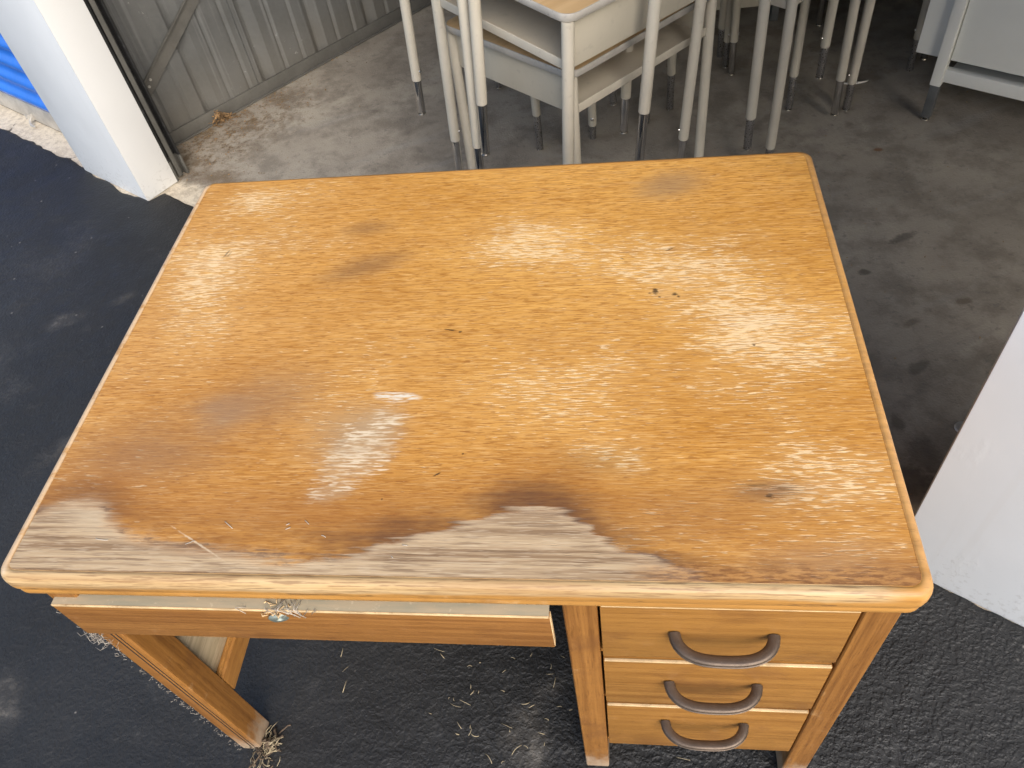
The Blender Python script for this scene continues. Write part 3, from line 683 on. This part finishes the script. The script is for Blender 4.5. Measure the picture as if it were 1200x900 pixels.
# ------------------------------------------------------------------ school desks
def school_desk(label, par, z0, c, TL, a, b, opn, dull=0, group='beige school desks stacked in the open unit', boxh=.105):
    """origin: axis of the near leg at its foot; a along local x, b along local y; opn: which side shows the open book box"""
    x, y, ang, tx, ty = par
    up = Vector((tx, ty, 1)).normalized()
    e1 = Vector((math.cos(ang), math.sin(ang), 0)); e1 = (e1 - up * e1.dot(up)).normalized(); e2 = up.cross(e1)
    root = bpy.data.objects.new('school_desk', None); COL.objects.link(root); root.empty_display_size = .1
    m = Matrix.Identity(4)
    for i in range(3): m[i][0] = e1[i]; m[i][1] = e2[i]; m[i][2] = up[i]; m[i][3] = (x, y, z0)[i]
    root.matrix_world = m
    tag(root, label, 'desk', group)
    zt = c + TL; OV = .018; TT = .017
    # laminate top with a cream edge band
    def rr(ins, rad, n=6):
        xa, xb, ya, yb = -OV + ins, a + OV - ins, -OV + ins, b + OV - ins; pts = []
        for cx, cy, a0 in ((xb - rad, ya + rad, -90), (xb - rad, yb - rad, 0), (xa + rad, yb - rad, 90), (xa + rad, ya + rad, 180)):
            for k in range(n): t = math.radians(a0 + 90 * k / (n - 1)); pts.append((cx + rad * math.cos(t), cy + rad * math.sin(t)))
        return pts
    p = rr(.0038, .030); l = len(p)
    mk('top', [(u, v, zt) for u, v in p] + [(u, v, zt - TT + .003) for u, v in p], [tuple(range(l)), tuple(range(2 * l - 1, l - 1, -1))] + [(i, l + i, l + (i + 1) % l, (i + 1) % l) for i in range(l)], T['lam'], root)
    pf = [(.0035, .0), (.0030, .0008), (.001, .0004), (0, -.002), (0, -TT + .002), (.002, -TT), (.006, -TT)]
    vs, fs = [], []
    for ins, dz in pf: vs += [(u, v, zt + dz) for u, v in rr(ins, .034 - ins)]
    for j in range(len(pf) - 1): fs += [(j * l + i, (j + 1) * l + i, (j + 1) * l + (i + 1) % l, j * l + (i + 1) % l) for i in range(l)]
    mk('edge_band', vs, fs, T['band'], root, True, 50)
    # sheet-metal book box, open on one side
    zb = zt - TT - boxh; zc = zt - TT - .0005; g = .004; t = .002
    X0, X1, Y0, Y1 = g, a - g, g, b - g
    bl = [(X0, X1, Y0, Y1, zb, zb + t)]
    if opn == 'y':      # open along local y, facing -x
        bl += [(X0, X1, Y0 - .001, Y0 + t, zb + t, zc), (X0, X1, Y1 - t, Y1 + .001, zb + t, zc), (X1 - t, X1 + .001, Y0 + t, Y1 - t, zb + t, zc)]
        lp = (X0 - .0042, X0 - .0002, Y0 + .008, Y1 - .008, zb - .001, zb + .021)
    else:
        bl += [(X0 - .001, X0 + t, Y0, Y1, zb + t, zc), (X1 - t, X1 + .001, Y0, Y1, zb + t, zc), (X0 + t, X1 - t, Y1 - t, Y1 + .001, zb + t, zc)]
        lp = (X0 + .008, X1 - .008, Y0 - .0042, Y0 - .0002, zb - .001, zb + .021)
    bx = boxes('book_box', bl, T['box'], root, .0006)
    box('box_lip', lp, T['beige'], bx, .0015)
    # four legs, each with its own insert, glide and bolt
    tubem = None
    for i, (lx, ly) in enumerate(((0, 0), (a, 0), (0, b), (a, b))):
        R = .0143
        if tubem is None:
            lg = lathe('leg', [(R * .86, c - .001), (R, c + .001), (R, zc - .003), (R * .96, zc)], T['beige'], root, 24)
            ins = lathe('leg_insert', [(.0112, .0085), (.0119, .010), (.0119, c - .0005), (.0119, c + .02)], T['dull' if dull else 'chrome'], lg, 20)
            gl = lathe('glide', [(.0085, 0), (.0125, .0022), (.0118, .0055), (.0062, .0078), (.006, .0088)], T['glide'], lg, 16)
            bo = lathe('bolt', [(.0055, -.001), (.0055, .0022), (.004, .0036), (.002, .0040)], T['glide'], lg, 10)
            tubem = (lg, ins, gl, bo)
            L_ = lg; parts = (ins, gl, bo)
        else:
            L_ = tubem[0].copy(); COL.objects.link(L_); L_.parent = root; parts = []
            for q in tubem[1:]:
                q2 = q.copy(); COL.objects.link(q2); q2.parent = L_; parts.append(q2)
        L_.location = (lx, ly, 0)
        cxy = Vector((a / 2 - lx, b / 2 - ly, 0)).normalized(); bo = parts[2]
        bo.rotation_euler = cxy.to_track_quat('Z', 'Y').to_euler(); bo.location = cxy * (R - .0004) + Vector((0, 0, c + .028))
    return root
school_desk('topmost fully visible beige desk of the left stack, its open book box facing left', (.0708, 1.2889, .801, .0573, -.0226), -.008, .2548, .5258, .4507, .4702, 'y', boxh=.1168)
school_desk('lower beige desk nested under the larger one, its open book box facing right', (.1046, 1.3324, .8355, .0092, .031), -.008, .0687, .542, .527, .4409, 'x', 1, boxh=.1005)
school_desk('uppermost desk of the left pile, two bright front legs hanging with long chrome tips', (-.13, 1.398, -.081, .078, .003), .357, .147, .570, .40, .46, 'x', boxh=.09)
school_desk('third desk up in the left pile, one thin leg hanging alone near the ribbed wall', (-.158, 1.421, .553, .057, .021), .257, .111, .560, .46, .42, 'x', 0, boxh=.085)
school_desk('low desk behind the left pile, seen only as two thin legs under the book boxes', (-.048, 1.964, .411, .004, -.026), -.008, .135, .40, .486, .442, 'x', 1)
school_desk('right stack desk whose long front leg almost touches the corner of the wooden desk', (.674, 1.756, .835, -.004, -.014), -.008, .099, .54, .442, .486, 'y', 1)
school_desk('right stack desk raised on the others, its front leg hanging left of the longest leg', (.594, 1.695, .936, -.009, -.021), .130, .105, .635, .442, .486, 'y', 1)
school_desk('low desk at the back of the right stack, beside the grey metal desk', (.792, 2.115, .448, .006, .051), -.008, .121, .395, .486, .442, 'x', 1)
school_desk('right stack desk whose front leg is chipped and paired with another leg', (.925, 2.045, .736, -.015, .032), .006, .123, .635, .486, .442, 'x', 0)

# pale metal cabinet standing behind the stacks
bc = thing('metal_cabinet', 'beige metal cabinet half hidden behind the school desk stacks', 'cabinet', (.60, 2.72, -.01), math.radians(2))
box('cabinet_body', (-.30, .26, 0, .40, .075, .80), T['box'], bc, .004)
box('cabinet_top', (-.31, .27, -.01, .41, .8005, .825), T['band'], bc, .004)
for lx in (-.27, .23):
    for ly in (.04, .36): box('foot', (lx - .014, lx + .014, ly - .014, ly + .014, 0, .0745), T['sleeve'], bc, .002)

# grey metal desk-cabinet at the right
gc = thing('grey_metal_desk', 'grey metal desk with square legs in the shade at the right', 'metal desk', (1.205, 2.012, -.010), math.radians(-35.4))
for lx, ly in ((.0, .0), (.80, .0), (.0, .50), (.80, .50)):
    lgx = box('leg', (lx - .016, lx + .016, ly - .016, ly + .016, .125, .74), T['cab'], gc, .003)
    box('leg_sleeve', (lx - .0135, lx + .0135, ly - .0135, ly + .0135, .014, .130), T['sleeve'], lgx, .002)
    lathe('glide', [(.009, 0), (.013, .003), (.012, .007), (.006, .009), (.006, .014)], T['glide'], lgx, 14, lx, ly)
box('front_panel', (.018, .782, .004, .012, .205, .735), T['cab'], gc, .0015)
box('front_panel', (-.088, -.0165, .006, .014, .205, .735), T['cab'], gc, .0015)
box('bottom_rail', (.0165, .7835, -.012, .012, .142, .182), T['cab'], gc, .002)
box('rail_shelf', (.0165, .7835, .0125, .48, .142, .150), T['cab'], gc, .001)
box('side_panel', (-.090, -.082, .0145, .49, .205, .735), T['cab'], gc, .0015)
box('desk_top', (-.11, .86, -.03, .53, .7405, .768), T['cab'], gc, .004)
box('end_panel', (.79, .798, .0165, .483, .205, .735), T['cab'], gc, .0015)

# ------------------------------------------------------------------ small things on the ground
wz = lathe('bottle_cap', [(.018, 0), (.019, .002), (.0165, .0045), (.007, .0048), (.006, .002), (.001, .002)], T['zinc'], None, 18); wz.location = (.982, .764, -.010)
tag(wz, 'small round grey disc lying on the dark concrete by the right pillar', 'disc')
ps = []
for k in range(9):
    t = k / 8; a = math.radians(20 + 120 * t); ps.append((1.03 + .055 * math.cos(a) * 1.0, 2.28 - .03 * math.sin(a), -.006 + .003 * math.sin(t * 3.1)))
v, f = tube_pts(ps, [.001, .003, .004, .0045, .0045, .0045, .004, .003, .001], 6); tag(mk('plastic_strip', v, f, T['plastic'], None, True, 0), 'curved pale plastic strip on the dark floor behind the desk legs', 'litter')
def curl(x, y, z, ln, a, bend, lift=.004, n=6):
    pts = []; px, py = x, y
    for k in range(n):
        t = k / (n - 1); pts.append((px, py, z + .0012 + lift * math.sin(t * math.pi))); px += ln / n * math.cos(a); py += ln / n * math.sin(a); a += bend / n
    return pts
ST = []
for x, y, ln, a, bd in ((-.170, .215, .030, -.6, .9), (-.155, .205, .018, -1.0, .5), (-.105, .115, .030, -.5, .3), (-.122, .108, .028, -.7, 1.2), (-.105, .075, .020, -1.0, .3), (-.085, .125, .015, .3, 2), (-.075, .055, .022, -1.1, 2.4),
                        (-.080, .050, .020, .8, 1.5), (-.020, .075, .028, -.5, .4), (.015, .112, .022, -.4, 1.8), (.03, .105, .016, .2, 1.0), (.050, .062, .016, -.6, 1.0), (.06, .17, .02, -.4, 1.5), (.068, .18, .014, 1.0, 2.0),
                        (-.045, .020, .026, -.6, -.8), (.004, .020, .030, 1.0, -.6), (-.35, .16, .02, .5, 1.0), (-.36, .19, .024, 1.2, 1.0), (.075, .145, .025, 1.2, .6), (-.72, .36, .014, .4, .6), (-1.05, .75, .008, .2, .1), (-.34, .12, .03, 1.3, .5),
                        (-.89, .40, .016, -.4, 1.4), (.27, .0, .03, .3, .5), (.30, .03, .03, -.3, .4)):
    ST.append(curl(x, y, .0, ln, a, bd))
for k in range(30):
    ST.append(curl(random.uniform(-.16, .12), random.uniform(.0, .26), 0, random.uniform(.004, .014), random.uniform(0, 6.28), random.uniform(-2, 2), .003, 4))
o = strands('dry_grass', ST, lambda k: random.uniform(.0004, .0009), T['straw']); kind(o, 'stuff')
# tuft of grass and roots caught under the left front leg
TF, RT = [], []
for k in range(95):
    a = random.uniform(-1.9, 1.3); r = random.uniform(.0, .022); x = -.470 + random.gauss(0, .014); y = .012 + random.gauss(0, .014)
    ln = random.uniform(.008, .030); pts = [(x, y, .002 + random.uniform(0, .012))]
    for j in range(4):
        a += random.uniform(-.7, .7); p = pts[-1]; pts.append((p[0] + ln / 4 * math.cos(a), p[1] + ln / 4 * math.sin(a), max(.001, p[2] + random.uniform(-.004, .006))))
    (RT if k % 3 == 0 else TF).append(pts)
kind(strands('dry_grass', TF, lambda k: random.uniform(.0005, .0012), T['straw']), 'stuff')
kind(strands('dead_roots', RT, lambda k: random.uniform(.0010, .0026), T['roots'], None, 5), 'stuff')
# dusty web and lint along the left leg and drawer
WB = []
for k in range(130):
    z = random.uniform(.0, .66); x = -.513 + random.gauss(0, .002); y = LY - .001 + random.gauss(0, .0025); ln = random.uniform(.003, .012); a = random.uniform(0, 6.28)
    WB.append([(x, y, max(.002, z)), (x - random.uniform(0, .004), y - .002, max(.002, z + ln * .5 * math.sin(a))), (x + ln * .3 * math.cos(a), y - .001, max(.002, z + ln * math.sin(a)))])
for k in range(40):
    x = -.513 + random.uniform(-.006, .018); z = .545 + random.gauss(0, .016); a = random.uniform(0, 6.28); ln = random.uniform(.005, .02); y = LY - .003
    WB.append([(x, y, z), (x + ln * .5 * math.cos(a), y - .006, z + ln * .4 * math.sin(a)), (x + ln * math.cos(a), y - .002, z + ln * math.sin(a))])
w_ = strands('cobweb', WB, .00028, T['web'], desk, 3); kind(w_, 'stuff')
# lint left on the desk top and on the lock
LN = []
for k in range(9):
    x = random.uniform(-.45, .0); y = .02 + abs(random.gauss(0, .04)); LN.append(curl(x, y, HT - .0005, random.uniform(.004, .022), random.uniform(-.7, .5), random.uniform(-1.0, 1.0), .0004, 5))
for k in range(16):
    x = -.185 + random.gauss(0, .022); LN.append([(x, LY - .004 + random.uniform(-.006, .01), .665), (x + random.uniform(-.012, .012), LY - .011, .668), (x + random.uniform(-.02, .02), LY - .013, .658 + random.uniform(-.01, .004))])
kind(strands('lint', LN, .0005, T['web'], desk, 3), 'stuff')

# dead leaves and sweepings at the foot of the partition wall
LV, LF = [], []
def leaf(x, y, z, s):
    a = random.uniform(0, 6.28); t = [random.uniform(-.8, .8) for _ in range(2)]
    o = len(LV); u = Vector((math.cos(a), math.sin(a), t[0] * .7)) * s; v = Vector((-math.sin(a), math.cos(a), t[1] * .7)) * s * .45; c = Vector((x, y, z))
    LV.extend([c - u, c + v - u * .1, c + u, c - v - u * .1, c + Vector((0, 0, s * .25))]); LF.extend([(o, o + 1, o + 4), (o + 1, o + 2, o + 4), (o + 2, o + 3, o + 4), (o + 3, o, o + 4)])
base = W0 + WD * .22; WN = Vector((WD.y, -WD.x, 0))
for k in range(260):
    h = random.random(); p = base + WD * random.gauss(.012, .022) + WN * (.020 + abs(random.gauss(0, .018)))
    leaf(p.x, p.y, -.008 + .055 * h * math.exp(-abs((p - base).dot(WD)) * 30), random.uniform(.003, .010))
for k in range(520):
    s = abs(random.gauss(0, .38)); p = W0 + WD * (s + .02) + WN * (.02 + abs(random.gauss(0, .11)))
    leaf(p.x, p.y, -.007, random.uniform(.0012, .0055))
for k in range(160):
    p = EN(random.uniform(-2.15, -1.6), random.gauss(1.02, .06)); leaf(p.x, p.y, -.007, random.uniform(.001, .0045))
for k in range(190):
    p = EN(random.uniform(-.7, .45), random.uniform(.85, 2.6)); leaf(p.x, p.y, -.008, random.uniform(.001, .0042))
kind(mk('leaf_litter', LV, LF, T['leaf']), 'stuff')
